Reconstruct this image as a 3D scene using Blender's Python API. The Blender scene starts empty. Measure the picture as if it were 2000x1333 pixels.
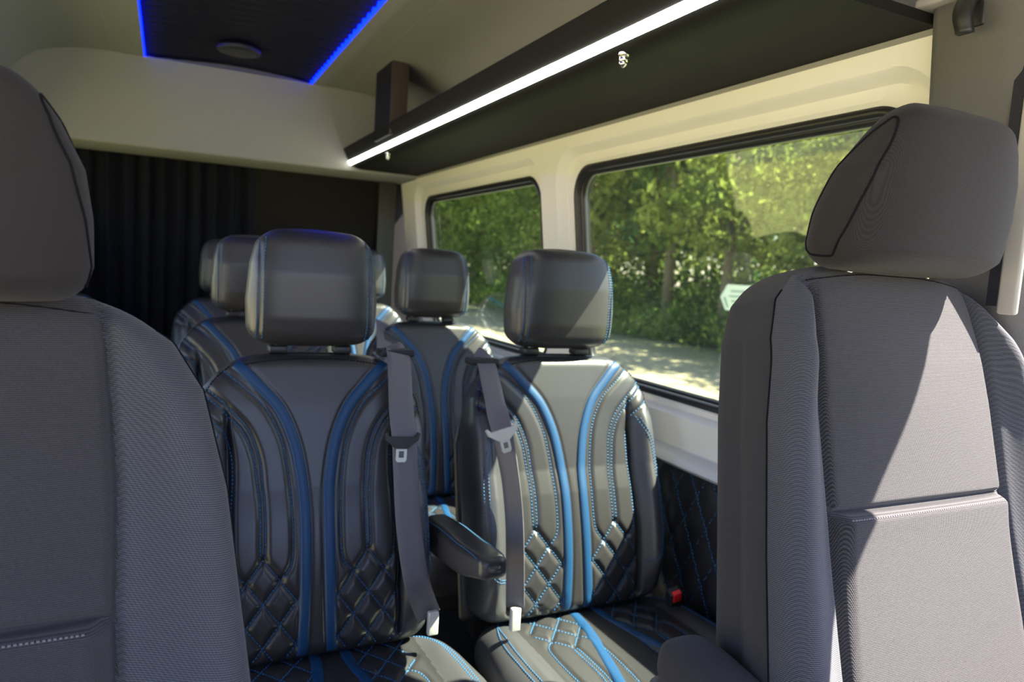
import bpy, math, random
import numpy as np
from mathutils import Vector, Matrix
from mathutils.bvhtree import BVHTree

random.seed(7); rng = np.random.default_rng(7)
SC = bpy.context.scene
COL = SC.collection
PI = math.pi

# ------------------------------------------------------------------ camera
# photo measured: f = 1402 px at 2000 px width, vanishing points of the van's axes
F = 1402.0
Yc = np.array([325-1000, -(485-666.5), -F]); Yc /= np.linalg.norm(Yc)
Xc = np.array([3900-1000, -(710-666.5), -F]); Xc -= Xc.dot(Yc)*Yc; Xc /= np.linalg.norm(Xc)
Zc = np.cross(Xc, Yc)
R = np.array([Xc, Yc, Zc])
CAM = np.array([0, 0, 1.2])

def at(px, py, **k):
    d = R @ np.array([px-1000, -(py-666.5), -F])/F
    (a, v), = k.items(); i = 'XYZ'.index(a)
    return CAM + (v-CAM[i])/d[i]*d

cd = bpy.data.cameras.new('camera'); cam = bpy.data.objects.new('camera', cd); COL.objects.link(cam)
M4 = Matrix([list(R[0])+[0], list(R[1])+[0], list(R[2])+[1.2], [0, 0, 0, 1]])
cam.matrix_world = M4
cd.sensor_width = 36; cd.lens = F/2000*36; cd.clip_start = 0.02; cd.clip_end = 500
cd.dof.use_dof = True; cd.dof.focus_distance = 0.85; cd.dof.aperture_fstop = 6.0
SC.camera = cam

# ------------------------------------------------------------------ light
SUN = Vector((-1.0, 0.50, -1.42)).normalized()
w = bpy.data.worlds.new('sky'); SC.world = w; w.use_nodes = True
nt = w.node_tree; nt.nodes.clear()
sky = nt.nodes.new('ShaderNodeTexSky'); sky.sky_type = 'NISHITA'; sky.sun_disc = False
sky.sun_elevation = math.asin(-SUN.z); sky.sun_rotation = math.atan2(-SUN.x, -SUN.y)
sky.air_density = 1.0; sky.dust_density = .7; sky.ozone_density = 1.6
bg = nt.nodes.new('ShaderNodeBackground'); bg.inputs[1].default_value = 0.45
wo = nt.nodes.new('ShaderNodeOutputWorld')
wb = nt.nodes.new('ShaderNodeVectorMath'); wb.operation = 'MULTIPLY'; wb.inputs[1].default_value = (1.04, .93, 1.02)   # the camera's white balance of skylight
nt.links.new(sky.outputs[0], wb.inputs[0]); nt.links.new(wb.outputs[0], bg.inputs[0]); nt.links.new(bg.outputs[0], wo.inputs[0])
sl = bpy.data.lights.new('sun', 'SUN'); sl.energy = 36.0; sl.angle = math.radians(0.55); sl.color = (1.0, 0.925, 0.82)
so = bpy.data.objects.new('sun', sl); COL.objects.link(so)
so.rotation_euler = SUN.to_track_quat('-Z', 'Y').to_euler(); so.location = (6, -5, 9)
SC.view_settings.view_transform = 'Standard'; SC.view_settings.look = 'None'
SC.view_settings.exposure = 0.40; SC.view_settings.gamma = 1.0; SC.view_settings.use_curve_mapping = False

# ------------------------------------------------------------------ materials
def N(nt, t, **k):
    n = nt.nodes.new(t)
    for a, v in k.items(): setattr(n, a, v)
    return n

def mat(name, col, rough=.5, spec=.5, metal=0, emit=None, es=1, sheen=0, trans=0):
    m = bpy.data.materials.new(name); m.use_nodes = True
    b = m.node_tree.nodes['Principled BSDF']
    b.inputs['Base Color'].default_value = (*col, 1); b.inputs['Roughness'].default_value = rough
    b.inputs['Specular IOR Level'].default_value = spec; b.inputs['Metallic'].default_value = metal
    if sheen: b.inputs['Sheen Weight'].default_value = sheen; b.inputs['Sheen Roughness'].default_value = .4
    if emit:
        b.inputs['Emission Color'].default_value = (*emit, 1); b.inputs['Emission Strength'].default_value = es
    m['b'] = 1
    return m

def noise_bump(m, scale, dist, strength=.5, detail=3, colvar=0, col=None):
    nt = m.node_tree; b = nt.nodes['Principled BSDF']
    tc = N(nt, 'ShaderNodeTexCoord'); nz = N(nt, 'ShaderNodeTexNoise')
    nz.inputs['Scale'].default_value = scale; nz.inputs['Detail'].default_value = detail
    nt.links.new(tc.outputs['Object'], nz.inputs['Vector'])
    bp = N(nt, 'ShaderNodeBump'); bp.inputs['Distance'].default_value = dist; bp.inputs['Strength'].default_value = strength
    nt.links.new(nz.outputs[0], bp.inputs['Height']); nt.links.new(bp.outputs[0], b.inputs['Normal'])
    if colvar:
        mr = N(nt, 'ShaderNodeMapRange'); mr.inputs[1].default_value = .3; mr.inputs[2].default_value = .7
        mr.inputs[3].default_value = 1-colvar; mr.inputs[4].default_value = 1+colvar
        mx = N(nt, 'ShaderNodeVectorMath', operation='SCALE'); mx.inputs[0].default_value = col
        nt.links.new(nz.outputs[0], mr.inputs[0]); nt.links.new(mr.outputs[0], mx.inputs['Scale'])
        nt.links.new(mx.outputs[0], b.inputs['Base Color'])
    return m

def weave(name, col, period, kind, contrast=.55, rough=.85, sheen=.25, bump=.0004):
    """woven cloth: two crossing thread directions, from object coordinates"""
    m = mat(name, col, rough, .25, sheen=sheen); nt = m.node_tree; b = nt.nodes['Principled BSDF']
    tc = N(nt, 'ShaderNodeTexCoord'); sp = N(nt, 'ShaderNodeSeparateXYZ')
    nt.links.new(tc.outputs['Object'], sp.inputs[0])
    k = 2*PI/period
    def lin(cx, cy, cz):
        d = N(nt, 'ShaderNodeVectorMath', operation='DOT_PRODUCT'); d.inputs[1].default_value = (cx*k, cy*k, cz*k)
        nt.links.new(tc.outputs['Object'], d.inputs[0])
        s = N(nt, 'ShaderNodeMath', operation='SINE'); nt.links.new(d.outputs['Value'], s.inputs[0]); return s
    if kind == 'diag': a, c = lin(.9, .9, .62), lin(.9, .9, -.62)
    elif kind == 'rib': a, c = lin(.12, .12, 1.0), lin(.8, .8, .15)
    else: a, c = lin(1, 1, 0), lin(0, .3, 1)
    mu = N(nt, 'ShaderNodeMath', operation='MULTIPLY' if kind != 'rib' else 'ADD')
    if kind == 'rib':
        h = N(nt, 'ShaderNodeMath', operation='MULTIPLY'); h.inputs[1].default_value = .35
        nt.links.new(c.outputs[0], h.inputs[0]); nt.links.new(a.outputs[0], mu.inputs[0]); nt.links.new(h.outputs[0], mu.inputs[1])
    else:
        nt.links.new(a.outputs[0], mu.inputs[0]); nt.links.new(c.outputs[0], mu.inputs[1])
    nz = N(nt, 'ShaderNodeTexNoise'); nz.inputs['Scale'].default_value = 1100; nz.inputs['Detail'].default_value = 1
    nt.links.new(tc.outputs['Object'], nz.inputs['Vector'])
    ad = N(nt, 'ShaderNodeMath', operation='ADD'); nt.links.new(mu.outputs[0], ad.inputs[0]); nt.links.new(nz.outputs[0], ad.inputs[1])
    mr = N(nt, 'ShaderNodeMapRange'); mr.inputs[1].default_value = -.5; mr.inputs[2].default_value = 1.5
    mr.inputs[3].default_value = 1-contrast; mr.inputs[4].default_value = 1+contrast
    nt.links.new(ad.outputs[0], mr.inputs[0])
    mx = N(nt, 'ShaderNodeVectorMath', operation='SCALE'); mx.inputs[0].default_value = col
    nt.links.new(mr.outputs[0], mx.inputs['Scale']); nt.links.new(mx.outputs[0], b.inputs['Base Color'])
    bp = N(nt, 'ShaderNodeBump'); bp.inputs['Distance'].default_value = bump; bp.inputs['Strength'].default_value = .6
    nt.links.new(ad.outputs[0], bp.inputs['Height']); nt.links.new(bp.outputs[0], b.inputs['Normal'])
    return m

LEA = (.026, .025, .028)
M = {}
M['leather'] = noise_bump(mat('black_leather', LEA, .36, .52), 420, .0004, .35, 4)
M['leather_side'] = noise_bump(mat('smooth_leather', (.044, .043, .050), .38, .55), 300, .0003, .3, 4)  # lighter than the front leather, to carry bright reflection from the left
M['blue_leather'] = mat('blue_leather', (.007, .045, .125), .48, .35)
M['blue_thread'] = mat('blue_thread', (.018, .095, .22), .6, .3)
M['black_thread'] = mat('black_thread', (.006, .006, .008), .8, .1)
M['grey_thread'] = mat('grey_thread', (.20, .17, .18), .7, .3)
M['fab_c'] = weave('charcoal_weave', (.043, .040, .043), .0021, 'diag', .95, sheen=.12, bump=.0005)
M['fab_b'] = weave('charcoal_rib', (.060, .061, .069), .0019, 'rib', .60, sheen=.12, bump=.0002)
M['fab_s'] = weave('charcoal_knit', (.031, .029, .032), .0014, 'grid', .22, sheen=.08, bump=.0002)
M['fab_h'] = weave('headrest_knit', (.022, .0190, .0195), .0019, 'diag', .42, sheen=.08, bump=.0002)
M['belt'] = noise_bump(mat('belt_webbing', (.105, .098, .115), .5, .5), 600, .0003, .4)
M['belt_dark'] = mat('belt_black', (.014, .014, .02), .6, .3)
M['plastic'] = noise_bump(mat('black_plastic', (.020, .020, .021), .45, .45), 500, .0004, .3)
M['metal'] = mat('chrome', (.75, .74, .72), .25, .5, 1)
M['satin'] = mat('satin_steel', (.62, .62, .58), .45, .5, .35)
M['red'] = mat('red_plastic', (.75, .015, .02), .4, .5)
M['liner'] = noise_bump(mat('headliner_cloth', (.25, .243, .232), .9, .2), 700, .0003, .3)
M['trimw'] = noise_bump(mat('pale_trim', (.76, .74, .70), .7, .3), 500, .0003, .2)
M['ledge'] = mat('painted_ledge', (.56, .57, .60), .35, .5)
M['pillar'] = noise_bump(mat('grained_grey_plastic', (.095, .089, .088), .55, .4), 700, .0007, .55, 2)
M['beige'] = mat('beige_plastic', (.40, .37, .33), .5, .4)
M['rack'] = noise_bump(mat('black_rack_vinyl', (.011, .011, .010), .7, .15), 260, .0005, .3)
M['brown'] = mat('lit_bracket_brown', (.055, .040, .032), .55, .3)
M['led'] = mat('white_led', (1, 1, 1), .5, emit=(1.0, 1.0, .90), es=9)
M['led_blue'] = mat('blue_led', (.0, .0, .3), .5, emit=(.0, .004, 1.0), es=16)
M['pleat'] = mat('pleated_black_velvet', (.009, .009, .018), .6, .2)
M['curtain'] = noise_bump(mat('navy_black_curtain', (.009, .010, .015), .95, .1), 300, .0006, .3)
M['bulk'] = mat('bulkhead_black', (.012, .011, .011), .9, .1)
M['rubber'] = mat('seal_rubber', (.010, .010, .012), .4, .5)
M['floor'] = noise_bump(mat('dark_floor', (.02, .02, .022), .7, .3), 60, .001, .3)
M['body'] = mat('van_paint', (.55, .56, .58), .3, .5)

def glass(name, tint, refl=1.0, haze=.0):
    m = bpy.data.materials.new(name); m.use_nodes = True; nt = m.node_tree; nt.nodes.clear()
    o = N(nt, 'ShaderNodeOutputMaterial'); t = N(nt, 'ShaderNodeBsdfTransparent'); t.inputs[0].default_value = (*tint, 1)
    g = N(nt, 'ShaderNodeBsdfGlossy'); g.inputs['Roughness'].default_value = .03; g.inputs[0].default_value = (refl, refl, refl, 1)
    # Schlick reflectance of a two-faced pane, the same from either side
    ge = N(nt, 'ShaderNodeNewGeometry'); dt = N(nt, 'ShaderNodeVectorMath', operation='DOT_PRODUCT')
    nt.links.new(ge.outputs['Incoming'], dt.inputs[0]); nt.links.new(ge.outputs['Normal'], dt.inputs[1])
    ab = N(nt, 'ShaderNodeMath', operation='ABSOLUTE'); nt.links.new(dt.outputs['Value'], ab.inputs[0])
    om = N(nt, 'ShaderNodeMath', operation='SUBTRACT'); om.inputs[0].default_value = 1; nt.links.new(ab.outputs[0], om.inputs[1])
    pw = N(nt, 'ShaderNodeMath', operation='POWER'); pw.inputs[1].default_value = 5; nt.links.new(om.outputs[0], pw.inputs[0])
    f = N(nt, 'ShaderNodeMath', operation='MULTIPLY_ADD'); f.inputs[1].default_value = .90; f.inputs[2].default_value = .07; nt.links.new(pw.outputs[0], f.inputs[0])
    mx = N(nt, 'ShaderNodeMixShader'); nt.links.new(f.outputs[0], mx.inputs[0])
    d = N(nt, 'ShaderNodeBsdfDiffuse'); d.inputs[0].default_value = (.7, .75, .7, 1)
    m2 = N(nt, 'ShaderNodeMixShader'); m2.inputs[0].default_value = haze
    nt.links.new(t.outputs[0], m2.inputs[1]); nt.links.new(d.outputs[0], m2.inputs[2])
    nt.links.new(m2.outputs[0], mx.inputs[1]); nt.links.new(g.outputs[0], mx.inputs[2]); nt.links.new(mx.outputs[0], o.inputs[0])
    return m
M['glass'] = glass('tinted_window_glass', (.74, .83, .67), 1.0, .05)
M['glass_clear'] = glass('clear_window_glass', (.90, .93, .91), 1.0)

# ------------------------------------------------------------------ mesh helpers
def tag(o, label=None, cat=None, group=None, kind=None):
    if label: o['label'] = label
    if cat: o['category'] = cat
    if group: o['group'] = group
    if kind: o['kind'] = kind
    return o

def empty(name, loc, label=None, cat=None, group=None, rz=0):
    o = bpy.data.objects.new(name, None); COL.objects.link(o); o.location = loc; o.rotation_euler = (0, 0, rz)
    o.empty_display_size = .1
    return tag(o, label, cat, group)

class MB:
    """collects shapes into one mesh"""
    def __init__(s): s.v = []; s.f = []; s.m = []; s.n = 0
    def add(s, v, f, mi=0, T=None):
        v = np.asarray(v, float).reshape(-1, 3)
        if T is not None:
            T = np.array(T); v = v @ T[:3, :3].T + T[:3, 3]
        s.v.append(v); s.f += [tuple(int(i)+s.n for i in q) for q in f]
        s.m += list(mi) if hasattr(mi, '__len__') else [mi]*len(f)
        s.n += len(v); return s
    def box(s, c, d, mi=0, T=None, bev=0):
        x, y, z = d[0]/2, d[1]/2, d[2]/2
        if bev <= 0:
            v = [(c[0]+a*x, c[1]+b*y, c[2]+e*z) for a in (-1, 1) for b in (-1, 1) for e in (-1, 1)]
            return s.add(v, [(0, 1, 3, 2), (4, 6, 7, 5), (0, 4, 5, 1), (2, 3, 7, 6), (0, 2, 6, 4), (1, 5, 7, 3)], mi, T)
        n = 5; pts = []
        A, B, C_ = x-bev, y-bev, z-bev
        rows = []
        for ph in [(-PI/2)+PI*i/(2*n-1) for i in range(2*n)]:
            zz = C_*(1 if ph > 0 else -1)+bev*math.sin(ph); rr = bev*math.cos(ph); ring = []
            for qd, (sx, sy) in enumerate(((1, 1), (-1, 1), (-1, -1), (1, -1))):
                for j in range(n):
                    a = PI/2*qd+PI/2*j/(n-1)
                    ring.append((c[0]+sx*A+rr*math.cos(a), c[1]+sy*B+rr*math.sin(a), c[2]+zz))
            rows.append(ring)
        return s.loft(rows, True, mi, T, caps=True)
    def loft(s, rows, closed=True, mi=0, T=None, caps=False):
        rows = np.asarray(rows, float); a, b = rows.shape[:2]
        f = []
        for i in range(a-1):
            for j in range(b if closed else b-1):
                k = (j+1) % b; f.append((i*b+j, i*b+k, (i+1)*b+k, (i+1)*b+j))
        if caps: f.append(tuple(range(b-1, -1, -1))); f.append(tuple((a-1)*b+j for j in range(b)))
        return s.add(rows, f, mi, T)
    def tube(s, pts, r, mi=0, n=8, T=None, closed=False):
        P = [Vector(p) for p in pts]; rows = []; up = Vector((0, 0, 1)); m = len(P)
        rr = r if hasattr(r, '__len__') else [r]*m
        prev = None
        for i, p in enumerate(P):
            if closed: t = P[(i+1) % m]-P[i-1]
            else: t = P[min(i+1, m-1)]-P[max(i-1, 0)]
            t.normalize()
            if prev is None:
                a = t.cross(up if abs(t.z) < .9 else Vector((1, 0, 0))); a.normalize()
            else:
                a = prev-t*prev.dot(t); a.normalize()
            prev = a; b = t.cross(a)
            rows.append([tuple(p+(a*math.cos(2*PI*k/n)+b*math.sin(2*PI*k/n))*rr[i]) for k in range(n)])
        if closed: rows.append(rows[0])
        return s.loft(rows, True, mi, T, caps=not closed)
    def build(s, name, mats, parent=None, smooth=True, angle=None):
        me = bpy.data.meshes.new(name)
        v = np.concatenate(s.v) if s.v else np.zeros((0, 3))
        me.from_pydata([tuple(p) for p in v], [], s.f)
        for m_ in (mats if isinstance(mats, (list, tuple)) else [mats]): me.materials.append(m_)
        me.polygons.foreach_set('material_index', s.m)
        me.polygons.foreach_set('use_smooth', [smooth]*len(s.f))
        me.update()
        if smooth and angle: me.set_sharp_from_angle(angle=math.radians(angle))
        o = bpy.data.objects.new(name, me); COL.objects.link(o)
        if parent is not None: o.parent = parent
        return o

def interp(tab):
    a = np.array(sorted(tab)); return lambda z: np.interp(z, a[:, 0], a[:, 1])

def smoothstep(a, b, x):
    t = np.clip((x-a)/(b-a), 0, 1); return t*t*(3-2*t)

def dist_poly(X, Z, polys):
    """distance to the nearest of several 2D polylines"""
    D = np.full(X.shape, 9.0)
    for pl in polys:
        for (x0, z0), (x1, z1) in zip(pl[:-1], pl[1:]):
            dx, dz = x1-x0, z1-z0; L = dx*dx+dz*dz+1e-12
            t = np.clip(((X-x0)*dx+(Z-z0)*dz)/L, 0, 1)
            D = np.minimum(D, np.hypot(X-x0-t*dx, Z-z0-t*dz))
    return D

def smooth_poly(pts, n=10):
    """Catmull-Rom through 2D/3D points"""
    P = np.array(pts, float); P = np.vstack([2*P[0]-P[1], P, 2*P[-1]-P[-2]]); out = []
    for i in range(1, len(P)-2):
        for t in np.linspace(0, 1, n, endpoint=False):
            a, b, c, d = P[i-1], P[i], P[i+1], P[i+2]
            out.append(.5*((2*b)+(-a+c)*t+(2*a-5*b+4*c-d)*t*t+(-a+3*b-3*c+d)*t**3))
    out.append(P[-2]); return [tuple(p) for p in out]

def solid(H, Wf, Tf, r=.03, bump=None, yoff=None, n=4.0, nc=200, dz=.005, cap=.006, ksd=.35, zone=None, rb=None, flare=None):
    """upholstered block, z 0..H, half width Wf(z), thickness Tf(z), front at -y. Returns verts, faces, material ids"""
    rb = rb or r
    zs = []; ins = []
    for i in range(8):
        ph = -PI/2+PI/2*i/8; zs.append(rb+rb*math.sin(ph)); ins.append(rb*(1-math.cos(ph)))
    m = max(2, int((H-r-rb)/dz))
    for i in range(m+1): zs.append(rb+(H-r-rb)*i/m); ins.append(0)
    for i in range(1, 9):
        ph = PI/2*i/8; zs.append(H-r+r*math.sin(ph)); ins.append(r*(1-math.cos(ph)))
    zs = np.array(zs); ins = np.array(ins)
    # closed superellipse sampled by arc length, denser in front
    th = np.linspace(0, 2*PI, 4001)
    w0, t0 = float(Wf(H/2)), float(Tf(H/2))/2
    cx = np.sign(np.cos(th))*np.abs(np.cos(th))**(2/n); cy = np.sign(np.sin(th))*np.abs(np.sin(th))**(2/n)
    ds = np.hypot(np.diff(cx*w0), np.diff(cy*t0)); ds = ds*np.where(cy[1:] > .6, ksd, 1.0)
    cum = np.concatenate([[0], np.cumsum(ds)]); u = np.linspace(0, cum[-1], nc, endpoint=False)
    tt = np.interp(u, cum, th)
    ux = np.sign(np.cos(tt))*np.abs(np.cos(tt))**(2/n); uy = np.sign(np.sin(tt))*np.abs(np.sin(tt))**(2/n)
    def ring(z, i, s=1.0, fz=None):
        W_ = np.maximum(Wf(z)-i, .004)*s; T_ = np.maximum(Tf(z)/2-i, .003)*s
        return W_, T_
    W_ = np.maximum(Wf(zs)-ins, .004); T_ = np.maximum(Tf(zs)/2-ins, .003)
    sc = np.ones(len(zs)); zz = zs.copy()
    caps = [.85, .65, .4, .15, .02]
    Wl = np.concatenate([W_[0]*np.array(caps[::-1]), W_, W_[-1]*np.array(caps)])
    Tl = np.concatenate([T_[0]*np.array(caps[::-1]), T_, T_[-1]*np.array(caps)])
    bul = np.array([cap*(1-c*c) for c in caps])
    zl = np.concatenate([zs[0]-bul[::-1], zs, zs[-1]+bul])
    fade = np.concatenate([np.array(caps[::-1])*.0, 1-ins/np.where(np.arange(len(ins)) < 8, rb, r), np.array(caps)*0])
    X = Wl[:, None]*ux[None, :]; Y = Tl[:, None]*uy[None, :]; Z = np.repeat(zl[:, None], nc, 1)
    if flare is not None: X = X*(1+flare(Z)*np.maximum(0, -uy)[None, :])
    fw = smoothstep(.15, .85, -uy)[None, :]*np.clip(fade, 0, 1)[:, None]
    if bump is not None: Y = Y-fw*bump(X, Z)
    if yoff is not None: Y = Y+yoff(Z)
    nr = len(zl); V = np.stack([X, Y, Z], -1).reshape(-1, 3)
    f = []; mi = []
    zc = (lambda x, z, fy: 0) if zone is None else zone
    for i in range(nr-1):
        for j in range(nc):
            k = (j+1) % nc; f.append((i*nc+j, i*nc+k, (i+1)*nc+k, (i+1)*nc+j))
            mi.append(zc(X[i, j], Z[i, j], uy[j]))
    f.append(tuple(range(nc-1, -1, -1))); f.append(tuple((nr-1)*nc+j for j in range(nc))); mi += [mi[0], mi[-1]]
    return V, f, mi

def bvh(V, F): return BVHTree.FromPolygons([tuple(v) for v in V], F)

def stitches(mb, tree, pl, mi, length=.0045, pitch=.0068, width=.0024, h=.0016, dirv=(0, 1, 0), mapf=None, lift=0):
    """short thread bars along a polyline laid on the surface by raycast"""
    P = np.array(pl, float); seg = np.hypot(*(np.diff(P, axis=0).T)); cum = np.concatenate([[0], np.cumsum(seg)])
    if cum[-1] < pitch: return
    D = Vector(dirv); mapf = mapf or (lambda a, b: Vector((a, -.5, b)))
    n = int(cum[-1]/pitch)
    for i in range(n):
        q = []
        for s in (i*pitch, i*pitch+length):
            a = np.interp(s, cum, P[:, 0]); b = np.interp(s, cum, P[:, 1])
            hit, nor, _, _ = tree.ray_cast(mapf(a, b), D)
            if hit is None: break
            q.append((hit, nor))
        if len(q) < 2: continue
        (p, n0), (e, n1) = q
        t = e-p
        if t.length > length*3 or t.length < 1e-5: continue
        t.normalize(); nn = n0
        if nn.dot(D) > 0: nn = -nn
        b = t.cross(nn); b.normalize()
        vs = []
        for base in (p, e):
            for sx, sz in ((-1, -.4), (-.6, 1), (.6, 1), (1, -.4)):
                vs.append(base+b*width/2*sx+nn*(h*sz+lift))
        mb.add([tuple(v) for v in vs], [(0, 1, 5, 4), (1, 2, 6, 5), (2, 3, 7, 6), (0, 3, 2, 1), (4, 5, 6, 7)], mi)

def ribbon(mb, tree, pl, width, h, mi=0, dirv=(0, 1, 0), mapf=None, tap=None):
    P = np.array(pl, float); D = Vector(dirv); mapf = mapf or (lambda a, b: Vector((a, -.5, b)))
    rows = []
    for i in range(len(P)):
        t = P[min(i+1, len(P)-1)]-P[max(i-1, 0)]; t = t/np.linalg.norm(t); nrm = np.array([-t[1], t[0]])
        row = []
        for s, hh in ((-1, -.001), (-.85, .7), (-.4, 1), (.4, 1), (.85, .7), (1, -.001)):
            q = P[i]+nrm*s*width/2
            hit, nor, _, _ = tree.ray_cast(mapf(q[0], q[1]), D)
            if hit is None: row = None; break
            row.append(tuple(hit-D*(h*hh)))
        if row: rows.append(row)
    if len(rows) > 1: mb.loft(rows, False, mi)

def xf(V, T):
    T = np.array(T); return V @ T[:3, :3].T + T[:3, 3]

# ------------------------------------------------------------------ the setting
CX = .220                                                    # van centre line
def Xw(z): return 1.0+(1.491-z)*.13                         # inner side wall, leaning in
def side_pt(sg, s, z, off): 
    x = Xw(z)+off
    return (x if sg > 0 else 2*CX-x, s, z)

def rrect(s0, s1, z0, z1, r, n=96):
    """rounded rectangle points, ordered, starting at the right middle"""
    pts = []
    k = n//4
    for q, (cs, cz) in enumerate(((s1-r, z1-r), (s0+r, z1-r), (s0+r, z0+r), (s1-r, z0+r))):
        for j in range(k):
            a = PI/2*(q+j/(k-1)); pts.append((cs+r*math.cos(a), cz+r*math.sin(a)))
    return pts
def rect_like(s0, s1, z0, z1, rr, w):
    """points on the cell border matching the rounded rectangle's points"""
    out = []
    k = len(rr)//4
    cor = [(s1, z1), (s0, z1), (s0, z0), (s1, z0)]
    for q in range(4):
        cs, cz = cor[q]
        for j in range(k):
            t = j/(k-1); s, z = rr[q*k+j]
            if q == 0: p = (cs, z+(cz-z)*min(1, 2*t)) if t <= .5 else (s+(cs-s)*(2-2*t), cz)
            elif q == 1: p = (s+(cs-s)*min(1, 2*t), cz) if t <= .5 else (cs, z+(cz-z)*(2-2*t))
            elif q == 2: p = (cs, z+(cz-z)*min(1, 2*t)) if t <= .5 else (s+(cs-s)*(2-2*t), cz)
            else: p = (s+(cs-s)*min(1, 2*t), cz) if t <= .5 else (cs, z+(cz-z)*(2-2*t))
            out.append(p)
    return out

WINS = [(.75, 1.786, .918, 1.491), (1.996, 3.095, .918, 1.491)]
CELLS = [(.67, 1.87, .81, 1.574), (1.87, 3.33, .81, 1.574)]
def side_wall(sg, name):
    mb = MB()
    for (a, b, c, d), (A, B, C_, D_) in list(zip(WINS, CELLS))[0 if sg > 0 else 1:]:      # the left sliding door stands open
        rings = []
        base = rrect(a-.058, b+.058, c-.033, d+.054, .095)
        rings.append([side_pt(sg, s, z, 0) for s, z in rect_like(A, B, C_, D_, base, 0)])
        rings.append([side_pt(sg, s, z, .0) for s, z in base])
        ring = lambda e, off: [side_pt(sg, s, z, off) for s, z in rrect(a-e, b+e, c-e*.6, d+e*.92, .085)]
        for e, off in ((.056, .002), (.050, .008), (.044, .019), (.038, .026), (.028, .026), (.016, .024), (.008, .029)):
            rings.append(ring(e, off))
        mb.loft(rings, True)
        mb.loft([ring(.008, .029), ring(-.004, .045), ring(-.008, .07)], True, 1)        # black rubber reveal
    # band from the window cells up behind the rack to the roof curve
    prof = []
    for (x, z) in ((Xw(1.574), 1.574), (0.9771, 1.6301), (0.9631, 1.6862), (0.935, 1.7423), (0.8929, 1.7937), (0.8415, 1.8311), (0.7854, 1.8526), (0.7106, 1.862), (0.6171, 1.8657)):
        prof.append((x if sg > 0 else 2*CX-x, z))
    mb.loft([[(x, y, z) for x, z in prof] for y in (.67, 1.3, 2, 2.7, 3.33)], False, 2)
    o = mb.build(name, [M['trimw'], M['rubber'], M['liner']], None, True, 40); tag(o, kind='structure'); return o
side_wall(1, 'wall_right'); side_wall(-1, 'wall_left')

for sg in (1, -1):
    for i, (a, b, c, d) in enumerate(WINS):
        if sg < 0 and i == 0: continue
        n = i+1+(0 if sg > 0 else 1)
        mb = MB(); pr = rrect(a+.004, b-.004, c+.004, d-.004, .075)
        mb.add([side_pt(sg, s, z, .058) for s, z in pr], [tuple(range(len(pr)))])
        wo_ = mb.build('window_%d' % n, M['glass'], None, False); tag(wo_, kind='structure')
        mb = MB()
        mb.tube([side_pt(sg, s, z, .036) for s, z in rrect(a, b, c, d, .08)], .011, 0, 8, closed=True)
        mb.tube([side_pt(sg, s, z, .050) for s, z in rrect(a+.008, b-.008, c+.008, d-.008, .075)], .012, 0, 8, closed=True)
        mb.build('window_seal', M['rubber'], wo_)
    # painted ledge, then the quilted lower lining
    S = (lambda x: x) if sg > 0 else (lambda x: 2*CX-x)
    mb = MB()
    rows = []; ya = .67 if sg > 0 else 1.87
    for y in (ya, 2.2, 2.8, 3.33):
        rows.append([(S(x), y, z) for x, z in ((Xw(.81), .81), (Xw(.81)-.001, .807), (1.068, .800), (1.058, .792), (1.055, .78), (1.062, .772), (1.11, .768))])
    mb.loft(rows, False)
    tag(mb.build('trim_%d' % (1 if sg > 0 else 2), M['ledge'], None, True, 50), kind='structure')
    mb = MB()
    ys = np.arange(ya, 3.331, .012); zsx = np.arange(.02, .781, .012)
    V = []
    for y in ys:
        for z in zsx:
            du = abs(((y/.075+z/.13) % 1)-.5); dv = abs(((y/.075-z/.13) % 1)-.5)
            q = min(.5-du, .5-dv)
            V.append((S(1.098-.010*min(1, q*5)**.5), y, z))
    a, b = len(ys), len(zsx)
    mb.add(V, [(i*b+j, i*b+j+1, (i+1)*b+j+1, (i+1)*b+j) for i in range(a-1) for j in range(b-1)])
    if sg > 0:
        tr = BVHTree.FromPolygons([tuple(v) for v in mb.v[0]], mb.f)
        mp = lambda a_, b_: Vector((.5, a_, b_))
        for k in range(-2, 60):
            for sgn in (1, -1):
                c0 = k*.075
                p0 = (c0, 0.0) if sgn > 0 else (c0, 0.0)
                # lines y/.075 -+ z/.13 = const
                z0, z1 = .03, .775; y0 = c0+sgn*(.075/.13)*z0; y1 = c0+sgn*(.075/.13)*z1
                t0, t1 = 0, 1
                lo, hi = .9, 1.8
                if y1 == y0: continue
                ta, tb = sorted(((lo-y0)/(y1-y0), (hi-y0)/(y1-y0))); ta = max(0, ta); tb = min(1, tb)
                if tb-ta < .03: continue
                stitches(mb, tr, [(y0+(y1-y0)*ta, z0+(z1-z0)*ta), (y0+(y1-y0)*tb, z0+(z1-z0)*tb)], 1, .006, .008, .0026, .0016, (1, 0, 0), mp)
    tag(mb.build('trim_%d' % (3 if sg > 0 else 4), [M['leather'], M['blue_thread']], None, True), kind='structure')

# ceiling, one sheet with the cab roof
mb = MB(); rows = []
PXL, PXR, PYR, PY0 = at(275, 118, Z=1.866)[0]+.012, at(610, 165, Z=1.866)[0], at(440, 141, Z=1.866)[1], .95
xg = [-.177, PXL, PXR, .617]; yg = [-.45, PY0, PYR, 2.99]
mb.add([(x, y, 1.866) for x in xg for y in yg], [(i*4+j, i*4+j+1, i*4+j+5, i*4+j+4) for i in range(3) for j in range(3) if not (i == 1 and j == 1)])
mb.loft([[(x, y, z) for x, y in ((PXL, PY0), (PXR, PY0), (PXR, PYR), (PXL, PYR))] for z in (1.866, 1.914)], True)
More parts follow.
